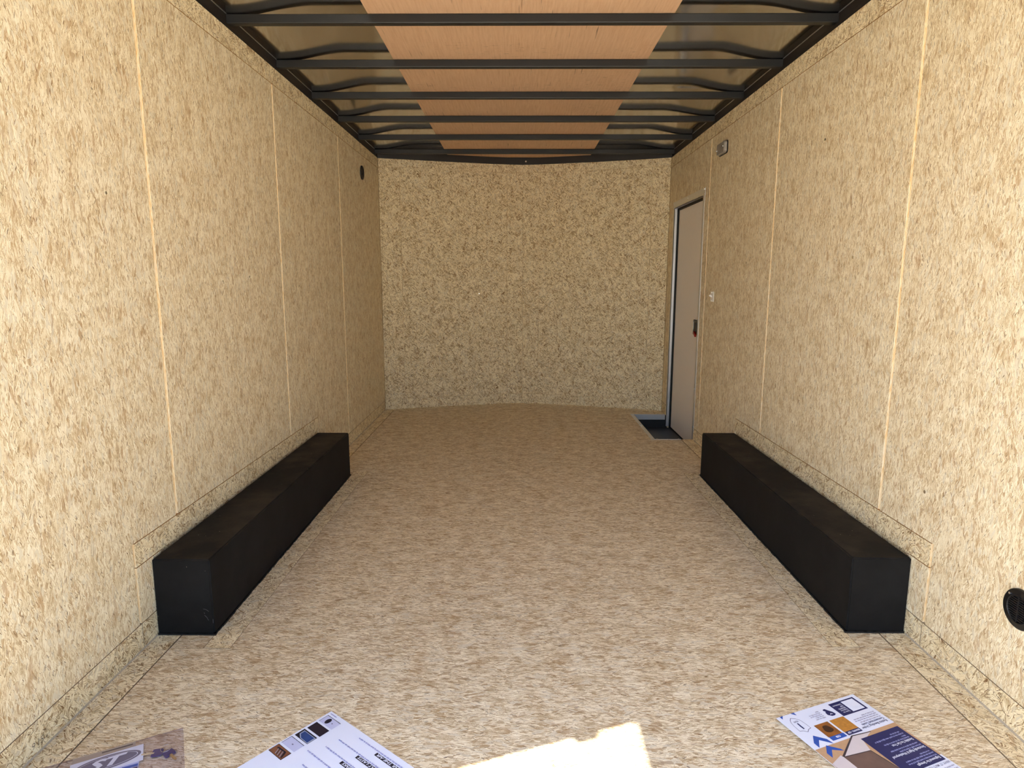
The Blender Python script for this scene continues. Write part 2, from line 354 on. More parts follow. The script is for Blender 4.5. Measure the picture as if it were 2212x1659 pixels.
for X_, sg, spans_ in ((XL, 1, ((YR, BW0 - 0.004), (BW1 + 0.01, 6.0))), (XR, -1, ((YR, 2.118), (3.985, WY0 - 0.03)))):
    for ya, yb in spans_:
        bb_ = bmesh.new(); prof_ = [(0, 0), (sg * 0.004, 0.0), (sg * 0.002, 0.001), (sg * 0.001, 0.002), (0, 0.004)]
        A_ = [bb_.verts.new((X_ + p, ya, q)) for p, q in prof_]; B_ = [bb_.verts.new((X_ + p, yb, q)) for p, q in prof_]
        for i in range(5): bb_.faces.new((A_[i], A_[(i + 1) % 5], B_[(i + 1) % 5], B_[i]))
        bb_.faces.new(A_); bb_.faces.new(list(reversed(B_)))
        link('corner_sealant', to_mesh(bb_, 'corner_sealant'), M_BEAD, floor)
# step well by the side door
tray = bmesh.new()
X2, ZD = 1.425, -0.115
for q in ([(WX, WY0, ZD), (X2, WY0, ZD), (X2, WY1, ZD), (WX, WY1, ZD)], [(WX, WY0, 0), (WX, WY0, ZD), (WX, WY1, ZD), (WX, WY1, 0)],
          [(WX, WY1, 0), (WX, WY1, ZD), (X2, WY1, ZD), (X2, WY1, 0)], [(WX, WY0, ZD), (WX, WY0, 0), (X2, WY0, 0), (X2, WY0, ZD)]):
    tray.faces.new([tray.verts.new(p) for p in q])
well = link('step_well', to_mesh(tray, 'step_well'), M_TRAY, floor)
link('well_flange', boxes_mesh('wf', [(WX - 0.026, WX + 0.002, WY0 - 0.018, WY1 + 0.018, 0.0, 0.003)]), M_ALU, well)
link('well_flange', boxes_mesh('wf', [(WX, FR, WY0 - 0.018, WY0 + 0.001, 0.0, 0.003)]), M_ALU, well)
link('well_flange', boxes_mesh('wf', [(WX, 1.345, WY1 - 0.004, WY1 - 0.001, -0.045, 0.003), (WX, 1.345, WY1 - 0.001, WY1 + 0.022, 0.0, 0.003)]), M_ALU, well)
for x, y in ((WX - 0.012, WY0 - 0.008), (WX - 0.012, 5.4), (WX - 0.012, WY1 + 0.008), (WX + 0.02, WY0 - 0.009), (1.16, WY0 - 0.009), (1.24, WY0 - 0.009)):
    b = bmesh.new(); cyl(b, (x, y, 0.0045), 0.007, 0.004, seg=12); link('screw', to_mesh(b, 'screw'), M_CHROME, well)

# ------------------------------------------------------------------ side walls
SEAM_L = [2.2796, 3.4988, 4.718]; SEAM_R = [2.3577, 3.5769, 4.7961]
SG = 0.016
DY0, DY1, DZ = 4.935, 5.812, 1.852       # door opening
def side_wall(name, s, X, seams, yend, bx0, bx1, door):
    bk0, bk1 = X + s * T, X + s * 0.05
    if door:
        pts = [(YR, -0.15), (DY0 - 0.003, -0.15), (DY0 - 0.003, DZ + 0.003), (DY1 + 0.003, DZ + 0.003), (DY1 + 0.003, -0.15), (6.2, -0.15), (6.2, ZT), (YR, ZT)]
    else:
        pts = rect(YR, 6.2, -0.15, ZT)
    bmk = bmesh.new(); uvl = bmk.loops.layers.uv.new('UVMap')
    fr = [bmk.verts.new((bk0, a, b)) for a, b in pts]; bb = [bmk.verts.new((bk1, a, b)) for a, b in pts]
    fa = bmk.faces.new(fr); fb = bmk.faces.new(bb)
    for i in range(len(pts)): bmk.faces.new((fr[i], bb[i], bb[(i + 1) % len(pts)], fr[(i + 1) % len(pts)]))
    for f in bmk.faces:
        for l in f.loops: l[uvl].uv = (l.vert.co.y, l.vert.co.z)
    bmk.normal_update(); bmesh.ops.triangulate(bmk, faces=[fa, fb])
    wall = tag(link(name, to_mesh(bmk, name), M_STRIP), kind='structure')
    c0, c1, cz = bx0, bx1, 0.372           # cut-out round the wheel box
    edges = [YR] + seams + [yend]
    for i in range(4):
        a = edges[i]; b = edges[i + 1] - (SG if i < 3 else 0)
        poly = [(a, ZB + G), (b, ZB + G), (b, ZS - G), (a, ZS - G)]
        lo, hi = max(a, c0), min(b, c1)
        if hi > lo:
            poly = []
            if a < c0: poly += [(a, ZB + G), (c0 - 0.012, ZB + G), (c0 - 0.012, cz + G)]
            else: poly += [(a, cz + G)]
            if b > c1: poly += [(c1, cz + G), (c1, ZB + G), (b, ZB + G)]
            else: poly += [(b, cz + G)]
            poly += [(b, ZS - G), (a, ZS - G)]
        if door and i == 3:
            poly = [(a, ZB + G), (DY0 - 0.01, ZB + G), (DY0 - 0.01, DZ + 0.01), (DY1 + 0.01, DZ + 0.01), (DY1 + 0.01, ZB + G), (b, ZB + G), (b, ZS - G), (a, ZS - G)]
        board('wall_panel', poly, 'x', X, bk0, M_WALL, wall)
    for a, b in ((YR, 3.40), (3.403, 5.7), (5.703, yend)):
        board('top_strip', rect(a, b, ZS, ZT), 'x', X, bk0, M_STRIP, wall, strand='h')
    spans = [(YR, c0 + 0.0), (c1, yend)] if not door else [(YR, c0), (c1, DY0 - 0.02), (DY1 + 0.02, yend)]
    for a, b in spans: board('bottom_strip', rect(a, b, 0.0, ZB), 'x', X, bk0, M_STRIP, wall, strand='h', dark=True)
    board('wheel_strip', rect(c0, c1 - 0.003, 0.29, cz), 'x', X, bk0, M_STRIP, wall, strand='h')
    board('wheel_side_patch', rect(c0, BW0 + 0.06, ZB + G, 0.287), 'x', X, bk0, M_WALL, wall)
    board('bottom_strip', rect(c0 + 0.003, c1, 0.0, ZB), 'x', X, bk0, M_STRIP, wall, strand='h', dark=True)
    return wall
wall_left = side_wall('wall_left', -1, XL, SEAM_L, 6.04, 2.0, 3.985, False)
wall_right = side_wall('wall_right', 1, XR, SEAM_R, 6.02, 2.035, 3.985, True)
def screw(x, y, z, axis, parent, r=0.006, mat=None):
    b = bmesh.new(); cyl(b, (x, y, z), r, 0.004, axis, 12); link('screw', to_mesh(b, 'screw'), mat or M_CHROME, parent)
for y, z in ((2.03, 1.50), (2.78, 1.23), (3.06, 1.25), (3.75, 1.2)): screw(XL, y, z, 'x', wall_left, 0.005)
for y, z in ((2.095, 0.532), (3.03, 1.86), (3.95, 1.34), (2.7, 1.33)): screw(XR, y, z, 'x', wall_right, 0.006)

# ------------------------------------------------------------------ front V-nose wall
wall_front = tag(ribbon('wall_front', [(x, y + T) for x, y in NOSE], -0.15, ZT, 0.04, M_STRIP, None), kind='structure')
def sub(x0, x1):
    pts = []
    def yat(x):
        for (a, b), (c, d) in zip(NOSE, NOSE[1:]):
            if a - 1e-6 <= x <= c + 1e-6: return b + (d - b) * (x - a) / (c - a)
    pts = [(x0, yat(x0))] + [p for p in NOSE if x0 + 1e-3 < p[0] < x1 - 1e-3] + [(x1, yat(x1))]
    return pts
g = 0.0024
for x0, x1 in ((XL, -1.11), (-1.11, -0.13), (-0.13, 0.024), (0.024, 0.18), (0.18, 1.2), (1.2, XR)):
    ribbon('front_panel', sub(x0 + g, x1 - g), 0.10 + g, 2.245 - g, T, M_FRONT, wall_front)
for x0, x1 in ((XL, 0.024), (0.024, XR)):
    ribbon('top_strip', sub(x0 + g, x1 - g), 2.245 + g, ZT, T, M_STRIP, wall_front, 'h')
    ribbon('bottom_strip', sub(x0 + g, x1 - g), 0.0, 0.10 - g, T, M_STRIP, wall_front, 'h')
for x, z in ((-0.83, 1.905), (0.86, 1.44), (-0.86, 0.42), (0.5, 0.2), (-0.4, 1.1)):
    y = [p for p in sub(XL, x)][-1][1]; screw(x, y, z, 'y', wall_front, 0.004)

# ------------------------------------------------------------------ roof: aluminium skin, plywood lining, bows, rails
BZ0, BZ1 = 2.340, 2.379
NX, NY = 132, 330
vx, fc = [], []
bow_y = [3.008 + 0.589 * k for k in range(-3, 6)]
rr = random.Random(11); ph = [(rr.uniform(0, 6.28), rr.uniform(0, 6.28), rr.uniform(0.6, 1.4)) for _ in range(40)]
def sm(t): t = max(0.0, min(1.0, t)); return t * t * (3 - 2 * t)
def roof_z(x, y):
    e = min(x - XL, XR - x)
    kf = (y - bow_y[0]) / 0.589; k = int(math.floor(kf)) % 40; fr = kf - math.floor(kf)
    side = 0 if x < 0 else 20
    p1, p2, am = ph[(k + side) % 40]
    z = BZ1 + 0.001 + 0.022 * sm((e - 0.03) / 0.34)
    w = math.sin(math.pi * fr) ** 2
    nw = sm(e / 0.4)
    z += nw * w * 0.003 * am * math.sin(3.4 * x + p1)
    z += nw * 0.0012 * math.sin(4.0 * x + p2)
    return z
for j in range(NY + 1):
    y = YR + 0.0 + (6.5 - YR) * j / NY
    for i in range(NX + 1):
        x = -1.37 + 2.8 * i / NX; vx.append((x, y, roof_z(x, y)))
for j in range(NY):
    for i in range(NX):
        a = j * (NX + 1) + i; fc.append((a, a + 1, a + NX + 2, a + NX + 1))
cm_ = bpy.data.meshes.new('ceiling'); cm_.from_pydata(vx, [], fc)
for p in cm_.polygons: p.use_smooth = True
ceiling = tag(link('ceiling', cm_, M_ROOF), kind='structure')
PX0, PX1 = -0.682, 0.652
for a, b in ((YR + 0.08, 3.625), (3.628, 6.36)):
    board('plywood_lining', rect(PX0, PX1, a, b), 'z', BZ1 + 0.0005, BZ1 + 0.005, M_PLY, ceiling)
bow_me = None
for y in bow_y:
    if y < YR + 0.1: continue
    if bow_me is None: bow_me = boxes_mesh('roof_bow', [(XL - 0.03, XR + 0.03, 0.0, 0.037, BZ0, BZ1)], 0.004, 2); bow_me.materials.append(M_BOW)
    o = bpy.data.objects.new('roof_bow', bow_me); COL.objects.link(o); o.parent = ceiling; o.location = (0, y, 0)
for s, X in ((-1, XL), (1, XR)):
    link('roof_rail', boxes_mesh('roof_rail', [tuple(sorted((X + s * 0.003, X + s * 0.075))) + (YR, 6.2, ZT + 0.001, 2.3405), tuple(sorted((X + s * 0.007, X + s * 0.075))) + (YR, 6.2, 2.3405, 2.385)], 0.002, 1), M_RAIL, ceiling)
    link('roof_rail_lip', boxes_mesh('lip', [tuple(sorted((X + s * 0.0055, X + s * 0.0075))) + (YR, 6.1, 2.3775, 2.3795)]), M_ALU, ceiling)
ribbon('nose_rail', [(x, y - 0.012) for x, y in NOSE], ZT + 0.001, 2.40, 0.06, M_RAIL, ceiling, edge=M_RAIL)
b = bmesh.new(); cyl(b, (0.05, 6.372, 2.345), 0.008, 0.008, 'y', 12); link('bolt', to_mesh(b, 'bolt'), M_CHROME, ceiling)

# ------------------------------------------------------------------ side door
LX = 1.390
door = tag(box('door_1', (LX, LX + 0.03, DY0 - 0.02, DY1 - 0.012, -0.108, DZ - 0.016), M_DOOR, None, 0.002), kind='structure')
fo = 0.048
link('door_frame', boxes_mesh('door_frame', [
    (XR - 0.004, XR, DY0 - fo, DY1 + fo, DZ, DZ + 0.055), (XR - 0.004, XR, DY0 - fo * 0.7, DY0, 0.06, DZ), (XR - 0.004, XR, DY1, DY1 + 0.03, 0.0, DZ),
    (XR - 0.004, XR + 0.022, DY1, DY1 + 0.004, -0.10, DZ), (XR - 0.004, XR + 0.022, DY0 - 0.004, DY0, -0.10, DZ), (XR - 0.004, XR + 0.022, DY0, DY1, DZ, DZ + 0.004)]), M_ALU, door)
link('door_seal', boxes_mesh('door_seal', [(XR + 0.022, LX + 0.03, DY1 - 0.012, DY1 + 0.004, -0.112, DZ), (XR + 0.022, LX + 0.03, DY0 - 0.02, DY1, DZ - 0.014, DZ + 0.004),
    (XR + 0.022, LX + 0.03, DY0 - 0.03, DY0 - 0.02, -0.112, DZ), (LX - 0.004, LX + 0.02, DY0 - 0.02, DY1, -0.1148, -0.104)]), M_GASKET, door)
for y, z in ((DY0 - 0.03, DZ + 0.045), (DY0 - 0.03, DZ + 0.012), (5.37, DZ + 0.035), (DY1 + 0.03, DZ + 0.03), (DY0 - 0.015, 1.5), (DY0 - 0.015, 0.95), (DY0 - 0.015, 0.4), (DY0 - 0.015, 0.1)):
    b = bmesh.new(); cyl(b, (XR - 0.005, y, z), 0.006, 0.004, 'x', 12); link('frame_screw', to_mesh(b, 'fs'), M_CHROME, door)
# latch: black housing with paddle, bright bars and red lock lever
latch = box('door_latch', (LX - 0.014, LX, 4.995, 5.155, 0.805, 0.925), M_BLACK, door, 0.006)
box('latch_paddle', (LX - 0.022, LX - 0.012, 5.035, 5.075, 0.835, 0.905), M_BLACK, latch, 0.003)
box('latch_bar', (LX - 0.016, LX - 0.0125, 5.015, 5.03, 0.845, 0.885), M_CHROME, latch)
box('latch_bar', (LX - 0.016, LX - 0.0125, 5.138, 5.150, 0.845, 0.908), M_CHROME, latch)
box('latch_screw', (LX - 0.016, LX - 0.0125, 5.012, 5.024, 0.905, 0.912), M_CHROME, latch)
lv = bmesh.new(); rl = bmesh.ops.create_cube(lv, size=1.0); bmesh.ops.scale(lv, vec=(0.014, 0.05, 0.026), verts=rl['verts'])
bmesh.ops.rotate(lv, cent=(0, 0, 0), matrix=Matrix.Rotation(0.5, 3, 'X'), verts=rl['verts']); bmesh.ops.translate(lv, vec=(LX - 0.02, 5.065, 0.815), verts=rl['verts'])
bmesh.ops.bevel(lv, geom=lv.edges[:], offset=0.003, segments=2, affect='EDGES'); link('lock_lever', to_mesh(lv, 'lock_lever'), M_RED, latch)

# ------------------------------------------------------------------ wheel boxes
def wheel_box(label, s, X, xi, y0, y1, z1):
    root = empty('wheel_box', ((X + xi) / 2, (y0 + y1) / 2, 0)); tag(root, label, 'wheel box', 'wheel boxes along the side walls')
    lx = root.location.x; ly = root.location.y
    a, b = sorted((X - s * 0.001 - lx, xi - lx))
    bm = bmesh.new(); r = bmesh.ops.create_cube(bm, size=1.0)
    bmesh.ops.scale(bm, vec=(b - a, y1 - y0, z1 - 0.001), verts=r['verts']); bmesh.ops.translate(bm, vec=((a + b) / 2, 0, z1 / 2), verts=r['verts'])
    bmesh.ops.bevel(bm, geom=[e for e in bm.edges], offset=0.005, segments=3, affect='EDGES')
    link('box_body', to_mesh(bm, 'box_body'), M_BOX, root)
    # bead of black sealant round the foot
    bm = bmesh.new()
    xin = xi - lx; xo = X - s * 0.009 - lx; pts = [(xo, y0 - ly), (xin, y0 - ly), (xin, y1 - ly), (xo, y1 - ly)]
    rr2 = random.Random(5)
    for (p, q) in zip(pts, pts[1:]):
        n = max(2, int(((q[0] - p[0]) ** 2 + (q[1] - p[1]) ** 2) ** 0.5 / 0.03))
        for i in range(n):
            t0, t1 = i / n, (i + 1) / n; w = 0.0035 + rr2.uniform(0, 0.003)
            x0, x1 = p[0] + (q[0] - p[0]) * t0, p[0] + (q[0] - p[0]) * t1; ya, yb = p[1] + (q[1] - p[1]) * t0, p[1] + (q[1] - p[1]) * t1
            rc = bmesh.ops.create_cube(bm, size=1.0)
            bmesh.ops.scale(bm, vec=(abs(x1 - x0) + 2 * w, abs(yb - ya) + 2 * w, 0.006), verts=rc['verts']); bmesh.ops.translate(bm, vec=((x0 + x1) / 2, (ya + yb) / 2, 0.004), verts=rc['verts'])
    link('sealant_bead', to_mesh(bm, 'sealant_bead'), M_GASKET, root)
    return root
wb = wheel_box('long black textured box along the left wall, opposite the side door', -1, XL, -1.0916, 2.084, 3.948, 0.2814)
wheel_box('long black textured box along the right wall, on the side of the door', 1, XR, 1.1458, 2.1233, 3.975, 0.2814)
# pale scratches on the near face of the left box
def stroke(name, pts, w, mat, parent, nrm):
    bm = bmesh.new(); n = Vector(nrm)
    for p, q in zip(pts, pts[1:]):
        p, q = Vector(p), Vector(q); sd = (q - p).cross(n).normalized() * w / 2
        bm.faces.new([bm.verts.new(v) for v in (p - sd, p + sd, q + sd, q - sd)])
    return link(name, to_mesh(bm, name), mat, parent)
M_SCR = plain('pale_scratch', S(96, 96, 100), 0.7)
cx = wb.location.x; cy = wb.location.y
for pts in ([(-1.125, 0.098), (-1.117, 0.097), (-1.106, 0.089)], [(-1.122, 0.075), (-1.114, 0.066), (-1.109, 0.055)], [(-1.094, 0.045), (-1.0935, 0.06)], [(-1.123, 0.085), (-1.121, 0.08)]):
    stroke('scratch', [(x - cx, 2.0832 - cy, z) for x, z in pts], 0.0012, M_SCR, wb, (0, -1, 0))

# ------------------------------------------------------------------ round vents
def vent(label, X, s, yc, zc, r):
    """s = direction into the room"""
    root = empty('round_vent', (X, yc, zc)); tag(root, label, 'vent', 'round black wall vents')
    bm = bmesh.new(); N = 48
    prof = [(r, 0.0), (r, 0.006), (r * 0.94, 0.010), (r * 0.72, 0.010), (r * 0.69, 0.0115), (r * 0.66, 0.010), (r * 0.66, 0.002)]
    rings = [[bm.verts.new((s * h, q * math.cos(2 * math.pi * i / N), q * math.sin(2 * math.pi * i / N))) for i in range(N)] for q, h in prof]
    for A, B in zip(rings, rings[1:]):
        for i in range(N): bm.faces.new((A[i], A[(i + 1) % N], B[(i + 1) % N], B[i]))
    link('vent_rim', to_mesh(bm, 'vent_rim', True), M_BLACK, root)
    b = bmesh.new(); cyl(b, (s * 0.0015, 0, 0), r * 0.67, 0.002, 'x', 40); link('vent_back', to_mesh(b, 'vent_back'), M_GASKET, root)
    box('center_bar', tuple(sorted((s * 0.002, s * 0.0108))) + (-0.0016, 0.0016, -r * 0.64, r * 0.64), M_BLACK, root)
    n = 11
    for i in range(n):
        z = (i - (n - 1) / 2) * r * 1.26 / n; hw = math.sqrt(max(0, (r * 0.655) ** 2 - z * z))
        bm = bmesh.new(); rc = bmesh.ops.create_cube(bm, size=1.0); bmesh.ops.scale(bm, vec=(0.008, hw * 2, r * 0.05), verts=rc['verts'])
        bmesh.ops.rotate(bm, cent=(0, 0, 0), matrix=Matrix.Rotation(-s * 0.35, 3, 'Y'), verts=rc['verts']); bmesh.ops.translate(bm, vec=(s * 0.006, 0, z), verts=rc['verts'])
        link('slat', to_mesh(bm, 'slat'), M_BLACK, root)
    for a in (0.72, -0.72):
        b = bmesh.new(); cyl(b, (s * 0.010, r * 0.83 * a, r * 0.83 * a * 0.95), r * 0.06, 0.003, 'x', 10); link('vent_screw', to_mesh(b, 'vs'), M_CHROME, root)
vent('round black louvred vent low on the right wall near the opening', XR, -1, 1.645, 0.35, 0.056)
vent('small round black vent high on the left wall near the front corner', XL, 1, 5.40, 2.09, 0.055)

# ------------------------------------------------------------------ dome light and switch on the right wall
lt = empty('wall_light', (XR, 4.505, 2.105)); tag(lt, 'clear rounded plastic dome light high on the right wall', 'light')
def round_slab(name, w, h, r, x0, x1, mat, parent, taper=0.0, off=(0, 0)):
    bm = bmesh.new()
    def loop(x, k):
        vs_ = []
        for cxx, cyy, a0 in ((w / 2 - r, h / 2 - r, 0), (-w / 2 + r, h / 2 - r, 90), (-w / 2 + r, -h / 2 + r, 180), (w / 2 - r, -h / 2 + r, 270)):
            for i in range(7):
                a = math.radians(a0 + i * 15); vs_.append(bm.verts.new((x, off[0] + (cxx + r * math.cos(a)) * k, off[1] + (cyy + r * math.sin(a)) * k)))
        return vs_
    L1 = loop(x0, 1); L2 = loop(x0 + (x1 - x0) * 0.7, 1 - taper * 0.4); L3 = loop(x1, 1 - taper)
    for A, B in ((L1, L2), (L2, L3)):
        for i in range(len(A)): bm.faces.new((A[i], A[(i + 1) % len(A)], B[(i + 1) % len(A)], B[i]))
    bm.faces.new(L3); bm.faces.new(list(reversed(L1)))
    return link(name, to_mesh(bm, name), mat, parent)
round_slab('light_base', 0.175, 0.082, 0.02, 0, -0.008, M_BLACK, lt)
round_slab('light_lens', 0.168, 0.076, 0.018, -0.008, -0.026, M_LENS, lt, 0.1)
for y, z in ((-0.052, 0.006), (0.075, -0.004)):
    b = bmesh.new(); cyl(b, (-0.027, y, z), 0.006, 0.005, 'x', 12); link('lens_screw', to_mesh(b, 'ls'), M_CHROME, lt)
sw = empty('light_switch', (XR, 4.59, 1.12)); tag(sw, 'small white toggle switch on the right wall beside the door', 'switch')
box('switch_plate', (-0.006, 0, -0.034, 0.034, -0.036, 0.036), M_WHITE, sw, 0.0025)
tb = bmesh.new(); rc = bmesh.ops.create_cube(tb, size=1.0); bmesh.ops.scale(tb, vec=(0.026, 0.009, 0.012), verts=rc['verts'])
bmesh.ops.rotate(tb, cent=(0, 0, 0), matrix=Matrix.Rotation(0.5, 3, 'Y'), verts=rc['verts']); bmesh.ops.translate(tb, vec=(-0.013, 0.0, 0.004), verts=rc['verts']); bmesh.ops.bevel(tb, geom=tb.edges[:], offset=0.002, segments=2, affect='EDGES')
link('toggle', to_mesh(tb, 'toggle'), M_WHITE, sw)
for z in (-0.028, 0.028): box('switch_screw', (-0.0085, -0.005, -0.004, 0.004, z - 0.004, z + 0.004), M_CHROME, sw, 0.001)

# ------------------------------------------------------------------ printed sheets
dg = None
def text_mesh(body, size, bold=0.0, shear=0.0, align='LEFT'):
    cu = bpy.data.curves.new('txt', 'FONT'); cu.body = body; cu.size = size; cu.offset = bold * size; cu.shear = shear; cu.align_x = align; cu.resolution_u = 2
    ob = bpy.data.objects.new('txt', cu); COL.objects.link(ob)
    d = bpy.context.evaluated_depsgraph_get(); me = bpy.data.meshes.new_from_object(ob.evaluated_get(d))
    bpy.data.objects.remove(ob); bpy.data.curves.remove(cu); me.materials.clear()
    return me
class Sheet:
    """local x = a (right along the far edge), local y = -b (towards the opening)"""
    def __init__(s, name, label, O, ang, w, h, z, lift, group):
        s.root = empty(name, (O[0], O[1], z), math.radians(ang)); tag(s.root, label, 'leaflet', group)
        s.w, s.h, s.lift = w, h, lift
        bm = bmesh.new(); nx, ny = 6, 6
        top = [[bm.verts.new((w * i / nx, -h * j / ny, lift(w * i / nx, h * j / ny))) for i in range(nx + 1)] for j in range(ny + 1)]
        for j in range(ny):
            for i in range(nx): bm.faces.new((top[j][i], top[j + 1][i], top[j + 1][i + 1], top[j][i + 1]))
        low = [[bm.verts.new((v.co.x, v.co.y, v.co.z - 0.0006)) for v in row] for row in top]
        for j in range(ny):
            for i in range(nx): bm.faces.new((low[j][i], low[j][i + 1], low[j + 1][i + 1], low[j + 1][i]))
        for i in range(nx):
            bm.faces.new((top[0][i], top[0][i + 1], low[0][i + 1], low[0][i])); bm.faces.new((top[ny][i], low[ny][i], low[ny][i + 1], top[ny][i + 1]))
        for j in range(ny):
            bm.faces.new((top[j][0], low[j][0], low[j + 1][0], top[j + 1][0])); bm.faces.new((top[j][nx], top[j + 1][nx], low[j + 1][nx], low[j][nx]))
        link('paper_sheet', to_mesh(bm, 'paper_sheet', False), M_PAPER, s.root)
        s.level = 0
    def fill(s, name, poly, mat, dz=0.0003):
        # polygon (a,b) subdivided so that it follows the sheet
        bm = bmesh.new(); f = bm.faces.new([bm.verts.new((a, -b, 0)) for a, b in poly])
        bm.normal_update(); bmesh.ops.triangulate(bm, faces=[f])
        for v in bm.verts: v.co.z = s.lift(v.co.x, -v.co.y) + dz
        me = to_mesh(bm, name)
        return link(name, me, mat, s.root)
    def quad(s, name, a0, a1, b0, b1, mat, dz=0.0003): return s.fill(name, [(a0, b0), (a1, b0), (a1, b1), (a0, b1)], mat, dz)
    def text(s, body, a, b, size, mat, bold=0.0, shear=0.0, width=None, dz=0.0006, name='lettering'):
        """upside down as seen from the opening: starts at a and runs towards smaller a; b is the baseline"""
        me = text_mesh(body, size, bold, shear)
        k = 1.0
        if width and len(me.vertices):
            w0 = max(v.co.x for v in me.vertices) - min(v.co.x for v in me.vertices); k = width / w0 if w0 else 1.0
        for v in me.vertices:
            x, y = a - v.co.x * k, -b - v.co.y
            v.co = (x, y, s.lift(x, -y) + dz)
        return link(name, me, mat, s.root)
def _bars(s, a, b, L, mat, seed, h=0.0034, dz=0.0006):
    """a printed line too small to read: word-long marks running from a towards smaller a, baseline b"""
    r = random.Random(seed); bm = bmesh.new(); x = 0.0
    while x < L - 0.002:
        w = min(r.uniform(0.004, 0.014), L - x); q = 0.0
        while q < w - 0.0004:                      # letter strokes of uneven height
            lw = min(r.uniform(0.0007, 0.0013), w - q); hh = h * r.choice((1, 1, 1, 1.35, 0.95)); d = h * r.choice((0, 0, 0, 0, 0.3))
            c = [(a - x - q, b - d), (a - x - q - lw, b - d), (a - x - q - lw, b + hh), (a - x - q, b + hh)]
            bm.faces.new([bm.verts.new((p, -v, s.lift(p, v) + dz)) for p, v in c]); q += lw + 0.00025
        x += w + 0.0018
    return link('body_text', to_mesh(bm, 'body_text'), mat, s.root)
Sheet.bars = _bars
M_INK = plain('navy_ink', S(34, 38, 92), 0.5, 0, 0.4, 0.03)
M_INK2 = plain('black_ink', S(26, 22, 40), 0.5, 0, 0.4, 0.03)
M_INKG = plain('pale_violet_ink', S(150, 156, 206), 0.6, 0, 0.3, 0.03)
M_INKT = plain('slate_ink', S(112, 112, 140), 0.6, 0, 0.3, 0.03)
M_INKL = plain('light_slate_ink', S(170, 170, 192), 0.6, 0, 0.3, 0.03)
M_BLUE = plain('blue_ink', S(46, 86, 178), 0.5, 0, 0.4, 0.03)
M_OSBI = plain('printed_wet_board', S(150, 92, 40), 0.5, 0, 0.4, 0.5, 60)
M_ESPI = plain('printed_gold_board', S(190, 132, 58), 0.5, 0, 0.4, 0.35, 160)
M_STAIN = plain('printed_dark_stain', S(66, 34, 20), 0.5)
M_BOARDI = plain('printed_tan_board', S(196, 158, 122), 0.5, 0, 0.4, 0.12, 90)
M_PALE = plain('printed_pale_wall', S(216, 206, 208), 0.5, 0, 0.4, 0.03, 90)
M_BROWNI = plain('printed_brown_interior', S(112, 88, 80), 0.5, 0, 0.4, 0.25, 30)
M_LINEI = plain('printed_dark_line', S(66, 56, 62), 0.5)
M_BLUEI = plain('printed_blue_gradient', S(34, 66, 126), 0.5, 0, 0.4, 0.4, 25)
M_LILAC = plain('printed_lilac', S(198, 202, 234), 0.5, 0, 0.4, 0.03)
M_ORANGEI = plain('printed_brown_ceiling', S(132, 84, 58), 0.5, 0, 0.4, 0.25, 60)
M_SILVER = plain('printed_silver', S(160, 170, 196), 0.5)

# leaflet with thumbnails (left)
p1 = Sheet('leaflet', 'white leaflet with a row of small pictures along its edge', (-0.5641, 1.6816), -38.2, 0.464, 0.300, 0.0008,
           lambda a, b: 0.0010 + 0.004 * b / 0.3, 'leaflets lying on the floor')
th = [(0.0082, 0.0165), (0.0076, 0.0544), (0.0061, 0.0925), (0.0047, 0.1318), (0.0038, 0.1702)]
TW, THH = 0.0585, 0.0315
for i, (a, b) in enumerate(th):
    if i == 1:
        p1.quad('picture', a, a + TW, b, b + THH, M_INK2)
    elif i in (0, 3):
        pc = p1.quad('picture', a, a + TW, b, b + THH, M_LILAC)
        p1.quad('picture_border', a, a + TW, b, b + 0.0015, M_INK2, 0.0005); p1.quad('picture_border', a, a + 0.0013, b, b + THH, M_INK2, 0.0005)
        if i == 0:
            p1.fill('vent_picture', [(a + 0.012 + 0.013 * math.cos(t) * 0.6 + 0.010, b + 0.016 + 0.0115 * math.sin(t)) for t in [2 * math.pi * q / 16 for q in range(16)]], M_INK2, 0.0005)
            p1.quad('vent_picture', a + 0.038, a + 0.041, b + 0.014, b + 0.017, M_INK2, 0.0005)
        else:
            p1.fill('hook_picture', [(a + 0.03 + 0.003 * math.cos(t), b + 0.017 + 0.002 * math.sin(t)) for t in [2 * math.pi * q / 10 for q in range(10)]], M_INKT, 0.0005)
    elif i == 2:
        p1.quad('picture', a, a + TW, b, b + THH, M_INK2)
        p1.fill('window_picture', [(a + 0.006, b + 0.004), (a + TW - 0.001, b + 0.004), (a + TW - 0.001, b + THH - 0.001), (a + 0.022, b + THH - 0.002), (a + 0.006, b + 0.02)], M_SILVER, 0.0005)
        p1.fill('window_picture', [(a + 0.010, b + 0.006), (a + TW - 0.005, b + 0.006), (a + TW - 0.005, b + THH - 0.003), (a + 0.024, b + THH - 0.004), (a + 0.010, b + 0.019)], M_BLUEI, 0.0008)
    else:
        p1.quad('picture', a, a + TW, b, b + THH, M_INK2)
        p1.quad('ceiling_picture', a + 0.0015, a + TW - 0.002, b + 0.0015, b + THH - 0.0015, M_ORANGEI, 0.0005)
        for q in range(6):
            p1.fill('beam_picture', [(a + 0.014 + q * 0.005, b + 0.008), (a + 0.0155 + q * 0.005, b + 0.008), (a + 0.0265 + q * 0.005, b + 0.027), (a + 0.0245 + q * 0.005, b + 0.027)], M_INK2 if q % 2 else M_SILVER, 0.0008)
        p1.fill('beam_picture', [(a + 0.008, b + 0.012), (a + 0.012, b + 0.007), (a + 0.045, b + 0.006), (a + 0.043, b + 0.010)], M_INK2, 0.001)
        p1.fill('beam_picture', [(a + 0.041, b + 0.008), (a + 0.046, b + 0.008), (a + 0.054, b + 0.026), (a + 0.050, b + 0.027)], M_INK2, 0.001)
